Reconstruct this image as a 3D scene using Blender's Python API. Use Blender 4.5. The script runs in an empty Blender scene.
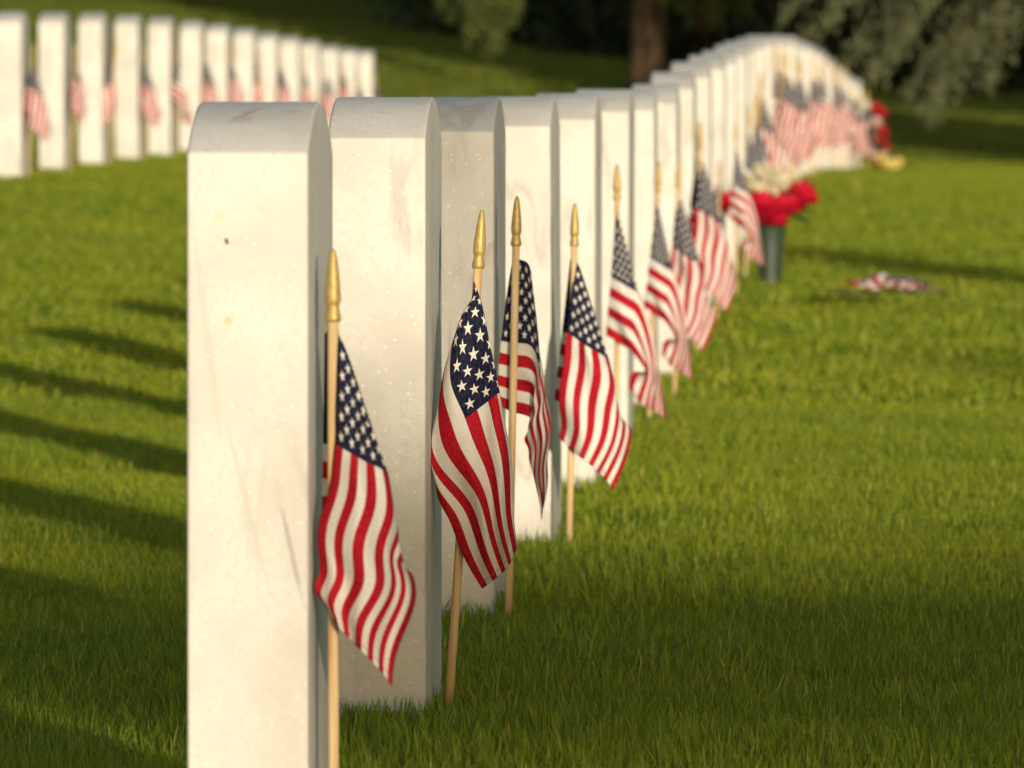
import bpy, math, random
import numpy as np
from mathutils import Vector
C = bpy.context
SC = C.scene
COL = SC.collection
rng = np.random.default_rng(7)
random.seed(7)
PI = math.pi

# ------------------------------------------------------------------ camera
FPX = 9000.0
CAMZ = 0.64
PITCH = math.atan(287.0 / FPX)          # eye level lies at row 97 of the picture
cam_d = bpy.data.cameras.new('camera')
cam = bpy.data.objects.new('camera', cam_d); COL.objects.link(cam)
cam_d.sensor_width = 36.0
cam_d.lens = FPX / 1024.0 * 36.0
cam_d.clip_start = 0.5; cam_d.clip_end = 2000.0
cam.location = (0, 0, CAMZ)
cam.rotation_euler = (PI / 2 - PITCH, 0, 0)
cam_d.dof.use_dof = True
cam_d.dof.focus_distance = 9.45
cam_d.dof.aperture_fstop = 20.5
cam_d.dof.aperture_blades = 7
SC.camera = cam
CP, SP = math.cos(PITCH), math.sin(PITCH)

def at(px, py, Y):
    """point seen at pixel (px,py) at distance Y"""
    a = (px - 512.0) / FPX; b = (384.0 - py) / FPX
    dx, dy, dz = a, CP + b * SP, -SP + b * CP
    k = Y / dy
    return Vector((dx * k, Y, CAMZ + dz * k))

# ------------------------------------------------------------------ helpers
def link(name, me, mat=None, parent=None, loc=None):
    o = bpy.data.objects.new(name, me); COL.objects.link(o)
    if mat is not None and me is not None: me.materials.append(mat)
    if parent is not None: o.parent = parent
    if loc is not None: o.location = loc
    return o

def tag(o, label, cat, group=None, kind=None):
    if label: o['label'] = label
    if cat: o['category'] = cat
    if group: o['group'] = group
    if kind: o['kind'] = kind
    return o

def thing(name, label, cat, loc=(0, 0, 0), group=None, rz=0.0):
    o = bpy.data.objects.new(name, None); COL.objects.link(o)
    o.empty_display_size = 0.05
    o.location = loc; o.rotation_euler = (0, 0, rz)
    return tag(o, label, cat, group)

def np_mesh(name, V, F, smooth=False):
    """V (n,3); F (m,k) constant polygon size, or a list of such arrays"""
    if not isinstance(F, (list, tuple)): F = [F]
    me = bpy.data.meshes.new(name)
    V = np.asarray(V, dtype=np.float32)
    me.vertices.add(len(V)); me.vertices.foreach_set('co', V.ravel())
    loops = np.concatenate([np.asarray(f, dtype=np.int32).ravel() for f in F])
    tot = np.concatenate([np.full(len(f), np.asarray(f).shape[1], dtype=np.int32) for f in F])
    st = np.concatenate([[0], np.cumsum(tot)[:-1]]).astype(np.int32)
    me.loops.add(len(loops)); me.loops.foreach_set('vertex_index', loops)
    me.polygons.add(len(tot)); me.polygons.foreach_set('loop_start', st); me.polygons.foreach_set('loop_total', tot)
    if smooth: me.polygons.foreach_set('use_smooth', np.ones(len(tot), dtype=bool))
    me.update(calc_edges=True); me.validate()
    return me

class MB:
    def __init__(self): self.v = []; self.f = []
    def lathe(self, prof, seg=16, org=(0, 0, 0), M=None):
        b = len(self.v); n = len(prof)
        for (r, z) in prof:
            for k in range(seg):
                a = 2 * PI * k / seg
                p = Vector((r * math.cos(a), r * math.sin(a), z))
                if M: p = M @ p
                self.v.append((p.x + org[0], p.y + org[1], p.z + org[2]))
        for i in range(n - 1):
            for k in range(seg):
                k2 = (k + 1) % seg
                self.f.append((b + i * seg + k, b + i * seg + k2, b + (i + 1) * seg + k2, b + (i + 1) * seg + k))
        self.f.append(tuple(b + k for k in range(seg))[::-1])
        self.f.append(tuple(b + (n - 1) * seg + k for k in range(seg)))
        return self
    def tube(self, pts, rad, seg=8):
        pts = [Vector(p) for p in pts]; b = len(self.v); n = len(pts)
        if not hasattr(rad, '__len__'): rad = [rad] * n
        for i, p in enumerate(pts):
            t = (pts[min(i + 1, n - 1)] - pts[max(i - 1, 0)]).normalized()
            s = t.cross(Vector((0.13, 1, 0.21)))
            if s.length < 1e-3: s = t.cross(Vector((1, 0, 0)))
            s.normalize(); u = t.cross(s)
            for k in range(seg):
                a = 2 * PI * k / seg
                self.v.append(tuple(p + (s * math.cos(a) + u * math.sin(a)) * rad[i]))
        for i in range(n - 1):
            for k in range(seg):
                k2 = (k + 1) % seg
                self.f.append((b + i * seg + k, b + i * seg + k2, b + (i + 1) * seg + k2, b + (i + 1) * seg + k))
        self.f.append(tuple(b + k for k in range(seg))[::-1])
        self.f.append(tuple(b + (n - 1) * seg + k for k in range(seg)))
        return self
    def poly(self, pts):
        b = len(self.v); self.v += [tuple(p) for p in pts]; self.f.append(tuple(range(b, b + len(pts))))
    def mesh(self, name, smooth=True):
        me = bpy.data.meshes.new(name); me.from_pydata(self.v, [], self.f)
        if smooth:
            for p in me.polygons: p.use_smooth = True
        me.update(); return me

def sstep(a, b, x):
    t = np.clip((x - a) / (b - a), 0, 1); return t * t * (3 - 2 * t)

# ------------------------------------------------------------------ materials
def new_mat(name):
    m = bpy.data.materials.new(name); m.use_nodes = True
    nt = m.node_tree; nt.nodes.clear()
    out = nt.nodes.new('ShaderNodeOutputMaterial')
    return m, nt, out
class N:
    """tiny node builder"""
    def __init__(self, nt): self.nt = nt
    def n(self, typ, **kw):
        nd = self.nt.nodes.new(typ)
        for k, v in kw.items(): setattr(nd, k, v)
        return nd
    def l(self, a, b): self.nt.links.new(a, b)
    def m(self, op, a, b=None, c=None):
        nd = self.n('ShaderNodeMath', operation=op)
        for i, x in enumerate((a, b, c)):
            if x is None: continue
            if isinstance(x, (int, float)): nd.inputs[i].default_value = x
            else: self.l(x, nd.inputs[i])
        return nd.outputs[0]
    def mix(self, fac, a, b):
        nd = self.n('ShaderNodeMix', data_type='RGBA')
        for i, x in ((0, fac), (6, a), (7, b)):
            if isinstance(x, (int, float)): nd.inputs[i].default_value = x
            elif isinstance(x, tuple): nd.inputs[i].default_value = (*x, 1)
            else: self.l(x, nd.inputs[i])
        return nd.outputs[2]
    def noise(self, vec, scale, detail=3, rough=.5):
        nd = self.n('ShaderNodeTexNoise'); nd.inputs['Scale'].default_value = scale
        nd.inputs['Detail'].default_value = detail; nd.inputs['Roughness'].default_value = rough
        if vec is not None: self.l(vec, nd.inputs['Vector'])
        return nd.outputs['Fac']
    def ramp(self, fac, stops):
        nd = self.n('ShaderNodeValToRGB'); e = nd.color_ramp.elements
        while len(e) < len(stops): e.new(.5)
        for i, (p, c) in enumerate(stops):
            e[i].position = p; e[i].color = (*c, 1) if isinstance(c, tuple) else (c, c, c, 1)
        self.l(fac, nd.inputs[0]); return nd.outputs[0]
    def sl(self, x, lo, hi):
        nd = self.n('ShaderNodeMapRange', interpolation_type='SMOOTHSTEP')
        nd.inputs[1].default_value = lo; nd.inputs[2].default_value = hi
        self.l(x, nd.inputs[0]); return nd.outputs[0]
    def princ(self, col, rough=.6, spec=.3, metal=0., sheen=0.):
        p = self.n('ShaderNodeBsdfPrincipled')
        if isinstance(col, tuple): p.inputs['Base Color'].default_value = (*col, 1)
        else: self.l(col, p.inputs['Base Color'])
        p.inputs['Roughness'].default_value = rough; p.inputs['Specular IOR Level'].default_value = spec
        p.inputs['Metallic'].default_value = metal
        if sheen: p.inputs['Sheen Weight'].default_value = sheen
        return p
    def bump(self, h, strength, dist, p):
        b = self.n('ShaderNodeBump'); b.inputs['Strength'].default_value = strength; b.inputs['Distance'].default_value = dist
        self.l(h, b.inputs['Height']); self.l(b.outputs[0], p.inputs['Normal'])
    def objc(self): return self.n('ShaderNodeTexCoord').outputs['Object']

def simple_mat(name, col, rough=.6, spec=.3, metal=0., var=.25, scale=30., bump=0.):
    m, nt, out = new_mat(name); b = N(nt)
    nz = b.noise(b.objc(), scale, 4)
    c = b.mix(b.sl(nz, .3, .7), tuple(x * (1 - var) for x in col), tuple(min(1, x * (1 + var)) for x in col))
    p = b.princ(c, rough, spec, metal)
    if bump: b.bump(nz, bump, .002, p)
    b.l(p.outputs[0], out.inputs[0]); return m

def leaf_mat(name, c1, c2, trans=.3, scale=3.0):
    m, nt, out = new_mat(name); b = N(nt)
    geo = b.n('ShaderNodeNewGeometry')
    nz = b.noise(geo.outputs['Position'], scale, 3)
    rnd = geo.outputs['Random Per Island']
    f = b.m('ADD', b.m('MULTIPLY', b.sl(nz, .3, .7), .6), b.m('MULTIPLY', rnd, .4))
    c = b.mix(f, c1, c2)
    p = b.princ(c, .65, .2)
    t = b.n('ShaderNodeBsdfTranslucent'); b.l(c, t.inputs[0])
    mx = b.n('ShaderNodeMixShader'); mx.inputs[0].default_value = trans
    b.l(p.outputs[0], mx.inputs[1]); b.l(t.outputs[0], mx.inputs[2]); b.l(mx.outputs[0], out.inputs[0])
    return m

def marble(name, marks=False, tone=1.0):
    m, nt, out = new_mat(name); b = N(nt)
    tc = b.objc(); oi = b.n('ShaderNodeObjectInfo')
    off = b.n('ShaderNodeVectorMath', operation='MULTIPLY_ADD')
    cmb = b.n('ShaderNodeCombineXYZ')
    for i in range(3): b.l(oi.outputs['Random'], cmb.inputs[i])
    b.l(cmb.outputs[0], off.inputs[0]); off.inputs[1].default_value = (31, 17, 53); b.l(tc, off.inputs[2])
    v = off.outputs[0]
    big = b.noise(v, 9, 4); fine = b.noise(v, 160, 3, .6)
    c = b.mix(b.sl(big, .35, .7), tuple(tone * q for q in (.640, .622, .568)), tuple(tone * q for q in (.55, .527, .465)))
    c = b.mix(b.m('MULTIPLY', b.sl(fine, .42, .72), .6), c, (.52, .505, .465))
    # thin grey veins running steeply through the block
    mp = b.n('ShaderNodeMapping'); b.l(v, mp.inputs[0]); mp.inputs['Rotation'].default_value = (.5, .35, 0); mp.inputs['Scale'].default_value = (14, 5, 3.2)
    wz = b.n('ShaderNodeTexNoise'); b.l(mp.outputs[0], wz.inputs['Vector']); wz.inputs['Scale'].default_value = 1.; wz.inputs['Detail'].default_value = 5
    ridge = b.m('SUBTRACT', 1., b.m('MULTIPLY', b.m('ABSOLUTE', b.m('SUBTRACT', wz.outputs['Fac'], .5)), 26.))
    vein = b.m('MULTIPLY', b.m('MAXIMUM', ridge, 0.), b.m('MULTIPLY', b.sl(b.noise(v, 6, 2), .46, .62), .3 if marks else .7))
    c = b.mix(vein, c, (.40, .38, .34))
    # warm lichen / rust tints in small patches
    st = b.m('MULTIPLY', b.sl(b.noise(v, 22, 2), .66, .76), .45)
    c = b.mix(st, c, (.72, .56, .33))
    sep = b.n('ShaderNodeSeparateXYZ'); b.l(tc, sep.inputs[0])
    # greenish grime left by mowing, uneven height near the turf
    gr = b.m('ADD', sep.outputs[2], b.m('MULTIPLY', b.noise(v, 18, 3), .09))
    c = b.mix(b.m('MULTIPLY', b.m('SUBTRACT', 1., b.sl(gr, .05, .13)), .4), c, (.50, .49, .36))
    if marks:
        # speck, tan spot, dark streaks and one long grey vein seen on the near edge
        def blob(cx, cz, rx, rz, ang, col, amt, c, cy=None):
            nz = b.m('MULTIPLY', b.m('SUBTRACT', b.noise(tc, 90, 3), .5), 1.1)
            x = b.m('SUBTRACT', sep.outputs[0], cx); z = b.m('SUBTRACT', sep.outputs[2], cz + .022)
            ca, sa = math.cos(ang), math.sin(ang)
            xr = b.m('ADD', b.m('MULTIPLY', x, ca), b.m('MULTIPLY', z, sa)); zr = b.m('SUBTRACT', b.m('MULTIPLY', z, ca), b.m('MULTIPLY', x, sa))
            d = b.m('SQRT', b.m('ADD', b.m('POWER', b.m('DIVIDE', xr, rx), 2.), b.m('POWER', b.m('DIVIDE', zr, rz), 2.)))
            d = b.m('ADD', d, nz)
            return b.mix(b.m('MULTIPLY', b.m('SUBTRACT', 1., b.sl(d, .45, 1.1)), amt), c, col)
        c = blob(-.068, .524, .0022, .0036, .2, (.10, .05, .02), .95, c)
        c = blob(-.0665, .457, .0045, .0045, 0, (.62, .40, .18), .6, c)
        c = blob(-.058, .629, .016, .0024, .45, (.36, .30, .24), .7, c)
        c = blob(-.057, .6245, .010, .0018, .3, (.40, .33, .27), .6, c)
        c = blob(-.021, .632, .007, .003, .2, (.45, .41, .36), .5, c)
        c = blob(-.014, .265, .0028, .048, .22, (.34, .33, .30), .75, c)
        c = blob(-.085, .45, .004, .10, .12, (.52, .48, .41), .6, c)
        c = blob(-.05, .30, .003, .09, .25, (.50, .47, .41), .55, c)
    # crystal sparkle in the cut marble
    vo = b.n('ShaderNodeTexVoronoi'); vo.inputs['Scale'].default_value = 430; b.l(v, vo.inputs['Vector'])
    bw = b.n('ShaderNodeRGBToBW'); b.l(vo.outputs['Color'], bw.inputs[0])
    spk = b.m('GREATER_THAN', bw.outputs[0], .915)
    c = b.mix(b.m('MULTIPLY', spk, .4), c, (.90, .89, .86))
    p = b.princ(c, .55, .12)
    rr = b.m('SUBTRACT', .5, b.m('MULTIPLY', spk, .28)); b.l(rr, p.inputs['Roughness'])
    h = b.m('ADD', b.m('MULTIPLY', fine, .6), b.m('MULTIPLY', bw.outputs[0], .5))
    b.bump(h, .35, .0012, p)
    p.inputs['Subsurface Weight'].default_value = 0.0
    b.l(p.outputs[0], out.inputs[0]); return m

def flag_mat():
    m, nt, out = new_mat('flag_cotton'); b = N(nt)
    uvn = b.n('ShaderNodeUVMap'); uvn.uv_map = 'UVMap'
    s = b.n('ShaderNodeSeparateXYZ'); b.l(uvn.outputs[0], s.inputs[0]); u, v = s.outputs[0], s.outputs[1]
    red = b.m('LESS_THAN', b.m('MODULO', b.m('FLOOR', b.m('MULTIPLY', v, 13.)), 2.), .5)
    cant = b.m('MULTIPLY', b.m('LESS_THAN', u, .4), b.m('GREATER_THAN', v, 6 / 13))
    px = b.m('MULTIPLY', u, 12 / .4); py = b.m('MULTIPLY', b.m('SUBTRACT', v, 6 / 13), 10 / (7 / 13))
    def lattice(o, kx0, kx1, ky0, ky1):
        def nearest(p, lo, hi):
            k = b.m('ADD', b.m('MULTIPLY', b.m('ROUND', b.m('MULTIPLY', b.m('SUBTRACT', p, float(o)), .5)), 2.), float(o))
            return b.m('MINIMUM', b.m('MAXIMUM', k, float(lo)), float(hi))
        dx = b.m('MULTIPLY', b.m('SUBTRACT', px, nearest(px, kx0, kx1)), .05)
        dy = b.m('MULTIPLY', b.m('SUBTRACT', py, nearest(py, ky0, ky1)), .0538)
        r = b.m('SQRT', b.m('ADD', b.m('MULTIPLY', dx, dx), b.m('MULTIPLY', dy, dy)))
        return dx, dy, r
    def star(dx, dy, r, R=.0308):
        a = b.m('ABSOLUTE', b.m('SUBTRACT', b.m('FLOORED_MODULO', b.m('ADD', b.m('ARCTAN2', dx, dy), PI / 5), 2 * PI / 5), PI / 5))
        x = b.m('MULTIPLY', r, b.m('COSINE', a)); y = b.m('MULTIPLY', r, b.m('SINE', a))
        xi, yi = .309 * R, .2245 * R
        return b.m('GREATER_THAN', b.m('SUBTRACT', b.m('MULTIPLY', y, xi - R), b.m('MULTIPLY', b.m('SUBTRACT', x, R), yi)), 0.)
    st = b.m('MAXIMUM', star(*lattice(1, 1, 11, 1, 9)), star(*lattice(2, 2, 10, 2, 8)))
    c = b.mix(red, (.80, .765, .70), (.46, .005, .018))
    c = b.mix(cant, c, b.mix(st, (.009, .012, .040), (.82, .79, .72)))
    # stitched hem along the fly and the hoist
    hem = b.m('MULTIPLY', b.m('LESS_THAN', b.m('ABSOLUTE', b.m('SUBTRACT', u, .978)), .0035), .35)
    c = b.mix(hem, c, (.35, .10, .09))
    wx = b.m('SINE', b.m('MULTIPLY', u, 1500.)); wy = b.m('SINE', b.m('MULTIPLY', v, 1000.))
    fz = b.noise(uvn.outputs[0], 60, 3)
    c2 = b.mix(b.m('MULTIPLY', b.sl(fz, .35, .75), .10), c, (.30, .26, .22))
    p = b.princ(c2, .85, .08, 0, 0)
    b.bump(b.m('ADD', b.m('MULTIPLY', wx, wy), fz), .25, .0006, p)
    t = b.n('ShaderNodeBsdfTranslucent'); b.l(c2, t.inputs[0])
    mx = b.n('ShaderNodeMixShader'); mx.inputs[0].default_value = .22
    b.l(p.outputs[0], mx.inputs[1]); b.l(t.outputs[0], mx.inputs[2]); b.l(mx.outputs[0], out.inputs[0])
    return m

def wood_mat():
    m, nt, out = new_mat('pale_wood'); b = N(nt)
    mp = b.n('ShaderNodeMapping'); b.l(b.objc(), mp.inputs[0]); mp.inputs['Scale'].default_value = (260, 260, 9)
    nz = b.n('ShaderNodeTexNoise'); b.l(mp.outputs[0], nz.inputs['Vector']); nz.inputs['Scale'].default_value = 1; nz.inputs['Detail'].default_value = 4
    c = b.mix(b.sl(nz.outputs['Fac'], .3, .75), (.66, .49, .27), (.47, .31, .14))
    p = b.princ(c, .6, .3); b.bump(nz.outputs['Fac'], .3, .0006, p); b.l(p.outputs[0], out.inputs[0]); return m

def gold_mat():
    m, nt, out = new_mat('gold_paint'); b = N(nt)
    nz = b.noise(b.objc(), 220, 4)
    c = b.mix(b.sl(nz, .3, .75), (.46, .33, .105), (.34, .235, .07))
    p = b.princ(c, .5, .5, .3); b.bump(nz, .25, .0008, p); b.l(p.outputs[0], out.inputs[0]); return m

def grass_mat(name, gain=1.0):
    m, nt, out = new_mat(name); b = N(nt)
    geo = b.n('ShaderNodeNewGeometry')
    at_ = b.n('ShaderNodeAttribute'); at_.attribute_name = 'tint'
    tint = at_.outputs['Fac']
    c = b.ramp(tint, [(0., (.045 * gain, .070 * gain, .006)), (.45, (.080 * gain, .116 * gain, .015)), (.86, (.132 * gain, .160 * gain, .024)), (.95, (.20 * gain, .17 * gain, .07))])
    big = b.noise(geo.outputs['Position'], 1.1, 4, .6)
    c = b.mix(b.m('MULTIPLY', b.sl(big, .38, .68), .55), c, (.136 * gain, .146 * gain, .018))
    p = b.princ(c, .55, .25)
    t = b.n('ShaderNodeBsdfTranslucent'); b.l(c, t.inputs[0])
    mx = b.n('ShaderNodeMixShader'); mx.inputs[0].default_value = .35
    b.l(p.outputs[0], mx.inputs[1]); b.l(t.outputs[0], mx.inputs[2]); b.l(mx.outputs[0], out.inputs[0])
    return m

def ground_mat():
    m, nt, out = new_mat('turf_soil'); b = N(nt)
    geo = b.n('ShaderNodeNewGeometry')
    n1 = b.noise(geo.outputs['Position'], 40, 5, .65); n2 = b.noise(geo.outputs['Position'], .8, 4)
    c = b.mix(b.sl(n1, .35, .7), (.020, .030, .006), (.060, .085, .012))
    c = b.mix(b.m('MULTIPLY', b.sl(n2, .4, .7), .5), c, (.075, .078, .018))
    p = b.princ(c, .9, .1); b.bump(n1, .9, .03, p); b.l(p.outputs[0], out.inputs[0]); return m

def bark_mat(name, c1, c2):
    m, nt, out = new_mat(name); b = N(nt)
    mp = b.n('ShaderNodeMapping'); b.l(b.objc(), mp.inputs[0]); mp.inputs['Scale'].default_value = (9, 9, 2.2)
    nz = b.n('ShaderNodeTexNoise'); b.l(mp.outputs[0], nz.inputs['Vector']); nz.inputs['Scale'].default_value = 2; nz.inputs['Detail'].default_value = 6
    c = b.mix(b.sl(nz.outputs['Fac'], .35, .65), c1, c2)
    p = b.princ(c, .9, .1); b.bump(nz.outputs['Fac'], .9, .02, p); b.l(p.outputs[0], out.inputs[0]); return m

M_MARBLE = marble('white_marble'); M_MARBLE1 = marble('marked_white_marble', True); M_MARBLE3 = marble('darker_marble', False, .90)  # third variant: same marble with its base tones evenly darker
M_FLAG = flag_mat(); M_WOOD = wood_mat(); M_GOLD = gold_mat()
M_GRASS = grass_mat('grass_blade', 2.25); M_GROUND = ground_mat(); M_SLOPE_SHADE = grass_mat('shade_darkened_grass_blade', 1.35)  # slope grass: tree shade put into a darker copy of the lawn green
M_BARK = bark_mat('brown_bark', (.030, .021, .014), (.125, .083, .048))
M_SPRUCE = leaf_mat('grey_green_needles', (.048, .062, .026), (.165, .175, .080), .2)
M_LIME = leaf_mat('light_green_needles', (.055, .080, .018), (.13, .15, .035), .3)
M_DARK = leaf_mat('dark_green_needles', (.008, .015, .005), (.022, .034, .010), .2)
M_LEAF = leaf_mat('broad_leaves', (.03, .05, .012), (.07, .10, .02), .3)
M_VASE = simple_mat('green_plastic', (.030, .050, .030), .45, .4, 0, .2, 20)
M_RED = leaf_mat('red_petals', (.42, .004, .020), (.62, .012, .045), .25, 40)
M_WHITE = leaf_mat('cream_petals', (.72, .68, .55), (.82, .78, .66), .25, 40)
M_CREAM = leaf_mat('cream_filler', (.78, .72, .50), (.86, .81, .62), .3, 40)
M_PINK = leaf_mat('pink_petals', (.72, .40, .38), (.80, .55, .50), .25, 40)
M_YEL = leaf_mat('yellow_petals', (.75, .58, .10), (.80, .70, .25), .25, 40)
M_STEM = leaf_mat('flower_leaves', (.03, .06, .015), (.06, .11, .03), .25, 20)

# ------------------------------------------------------------------ terrain
ZM_Y = [-400, 12, 14.7, 16.5, 18.2, 20.0, 21.7, 23.5, 25.3, 28.8, 32.3, 36, 40, 45, 48, 51, 54, 58, 61, 64, 68, 74, 80, 90, 110, 150, 220, 400]
ZM_Z = [0, 0, .005, .010, .017, .027, .060, .091, .118, .164, .215, .247, .27, .265, .24, .205, .165, .11, .11, .15, .24, .38, .52, .80, 1.5, 3.6, 6, 8]
SL_Y = [-400, 11, 20, 35, 45, 54, 58, 66, 75, 90, 110, 400]
SL_S = [0, 0, .012, .033, .036, .050, .060, .088, .115, .105, .09, .02]
ROWS = .0431
def row_x(Y):
    Y = np.asarray(Y, dtype=float)
    return -.170 + ROWS * (Y - 7.5) + np.where(Y > 28, .226 * ((np.minimum(Y, 66) - 28) / 30) ** 2, 0)
def ground_z(X, Y):
    X = np.asarray(X, dtype=float); Y = np.asarray(Y, dtype=float)
    zm = sum(np.interp(Y + k, ZM_Y, ZM_Z) for k in np.linspace(-1, 1, 9)) / 9
    sl = np.interp(Y, SL_Y, SL_S)
    d = row_x(Y) - X - .05
    d = np.where(d > 0, d, d * .12)
    d = np.where(d > 9, 9 + (d - 9) * .3, d)
    d = np.maximum(d, -6)
    return zm + sl * d - .022
def gz(x, y): return float(ground_z(x, y))

gx = np.concatenate([np.linspace(-150, -12, 24), np.linspace(-11, 14, 101), np.linspace(15, 150, 24)])
gy = np.concatenate([np.linspace(-120, 2, 40), np.linspace(3, 110, 215), np.linspace(114, 420, 50)])
GX, GY = np.meshgrid(gx, gy)
GZ = ground_z(GX, GY)
V = np.stack([GX.ravel(), GY.ravel(), GZ.ravel()], 1)
nx, ny = len(gx), len(gy)
ii = (np.arange(ny - 1)[:, None] * nx + np.arange(nx - 1)[None, :]).ravel()
F = np.stack([ii, ii + 1, ii + nx + 1, ii + nx], 1)
ground = link('ground', np_mesh('ground', V, F, True), M_GROUND)
tag(ground, None, None, None, 'structure')

# ------------------------------------------------------------------ lawn (instanced inside one object)
def blade_tile(n, R, h0, h1, w0, w1, seed):
    r = np.random.default_rng(seed)
    rad = R * np.sqrt(r.random(n)); th = r.random(n) * 2 * PI
    x = rad * np.cos(th); y = rad * np.sin(th)
    h = h0 + (h1 - h0) * r.beta(2.2, 2.0, n); w = w0 + (w1 - w0) * r.random(n)
    face = r.random(n) * 2 * PI; bend = r.normal(0, .33, n); lean = r.normal(0, .20, (n, 2))
    ca, sa = np.cos(face), np.sin(face)
    fx, fy = -sa, ca
    VV = []; ts = (-.15, .38, .74, 1.0); ws = (.85, 1., .72, .10)
    for t, wk in zip(ts, ws):
        tt = max(t, 0)
        cx = x + lean[:, 0] * h * t + fx * bend * h * tt ** 2
        cy = y + lean[:, 1] * h * t + fy * bend * h * tt ** 2
        cz = h * t * (1 - .18 * np.abs(bend) * tt)
        for sgn in (-1, 1):
            VV.append(np.stack([cx + sgn * ca * w * wk / 2, cy + sgn * sa * w * wk / 2, cz], 1))
    VV = np.stack(VV, 1)                       # n,8,3
    base = (np.arange(n) * 8)[:, None]
    FF = np.concatenate([base + np.array([2 * k, 2 * k + 1, 2 * k + 3, 2 * k + 2])[None] for k in range(3)], 0)
    tint = np.clip(r.normal(.42, .2, n), 0, .9); tint[r.random(n) < .07] = 1.0
    return VV.reshape(-1, 3), FF, np.repeat(tint, 8)

def lawn(name, label, tile, pts, rot, scl, mat=None):
    V0, F0, tint = tile
    nb = len(V0)
    Vv = np.concatenate([V0, pts], 0)
    me = np_mesh(name, Vv, F0, False)
    assert len(me.vertices) == len(Vv)
    def attr(nm, arr):
        a = me.attributes.new(nm, 'FLOAT', 'POINT'); a.data.foreach_set('value', np.asarray(arr, dtype=np.float32))
    attr('is_spot', np.concatenate([np.zeros(nb), np.ones(len(pts))]))
    attr('spin', np.concatenate([np.zeros(nb), rot])); attr('grow', np.concatenate([np.ones(nb), scl]))
    attr('tint', np.concatenate([tint, np.zeros(len(pts))]))
    o = link(name, me, mat or M_GRASS)
    tag(o, label, 'grass', None, 'stuff')
    ng = bpy.data.node_groups.new(name + '_nodes', 'GeometryNodeTree')
    ng.interface.new_socket('Geometry', in_out='INPUT', socket_type='NodeSocketGeometry')
    ng.interface.new_socket('Geometry', in_out='OUTPUT', socket_type='NodeSocketGeometry')
    nd = ng.nodes; L = ng.links.new
    gi = nd.new('NodeGroupInput'); go = nd.new('NodeGroupOutput')
    def na(nm):
        a = nd.new('GeometryNodeInputNamedAttribute'); a.data_type = 'FLOAT'; a.inputs['Name'].default_value = nm
        return a.outputs['Attribute']
    cmp_ = nd.new('FunctionNodeCompare'); cmp_.data_type = 'FLOAT'; cmp_.operation = 'GREATER_THAN'; cmp_.inputs[1].default_value = .5
    L(na('is_spot'), cmp_.inputs[0])
    sp = nd.new('GeometryNodeSeparateGeometry'); sp.domain = 'POINT'
    L(gi.outputs[0], sp.inputs[0]); L(cmp_.outputs[0], sp.inputs['Selection'])
    iop = nd.new('GeometryNodeInstanceOnPoints')
    L(sp.outputs[0], iop.inputs['Points']); L(sp.outputs[1], iop.inputs['Instance'])
    cx = nd.new('ShaderNodeCombineXYZ'); L(na('spin'), cx.inputs[2]); L(cx.outputs[0], iop.inputs['Rotation'])
    L(na('grow'), iop.inputs['Scale']); L(iop.outputs[0], go.inputs[0])
    md = o.modifiers.new('lawn', 'NODES'); md.node_group = ng
    return o

def spots(y0, y1, step, side):
    P = []
    ys = np.arange(y0, y1, step)
    for y in ys:
        half = .060 * y + side
        xs = np.arange(-half, half, step)
        P.append(np.stack([xs + rng.uniform(-.4, .4, len(xs)) * step, y + rng.uniform(-.4, .4, len(xs)) * step], 1))
    P = np.concatenate(P, 0)
    return P
def finish(P, s0=.85, s1=1.2):
    z = ground_z(P[:, 0], P[:, 1])
    pts = np.stack([P[:, 0], P[:, 1], z - .004], 1)
    rot = rng.random(len(P)) * 2 * PI
    # patchy growth of the turf
    n = np.sin(P[:, 0] * 3.1 + 1.3 * np.sin(P[:, 1] * 1.7)) * np.sin(P[:, 1] * 2.3 + P[:, 0])
    scl = rng.uniform(s0, s1, len(P)) * (1 + .12 * n)
    near = np.exp(-((P[:, 0] - row_x(P[:, 1])) / .10) ** 2)
    return pts, rot, scl * (1 + .40 * near)
lawn('grass', 'short green lawn grass in the foreground around the nearest headstones', blade_tile(1350, .2, .018, .044, .0012, .0026, 1), *finish(spots(5.5, 18, .185, 1.2)))
lawn('grass', 'blurred green lawn grass between and beyond the far rows of headstones', blade_tile(800, .36, .014, .036, .0035, .0065, 2), *finish(spots(17.9, 66, .32, 1.5)))
lawn('grass', 'rough grass on the rising slope under the trees', blade_tile(700, .6, .035, .075, .008, .013, 3), *finish(spots(65.8, 118, .55, 3.0)), M_SLOPE_SHADE)

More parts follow.
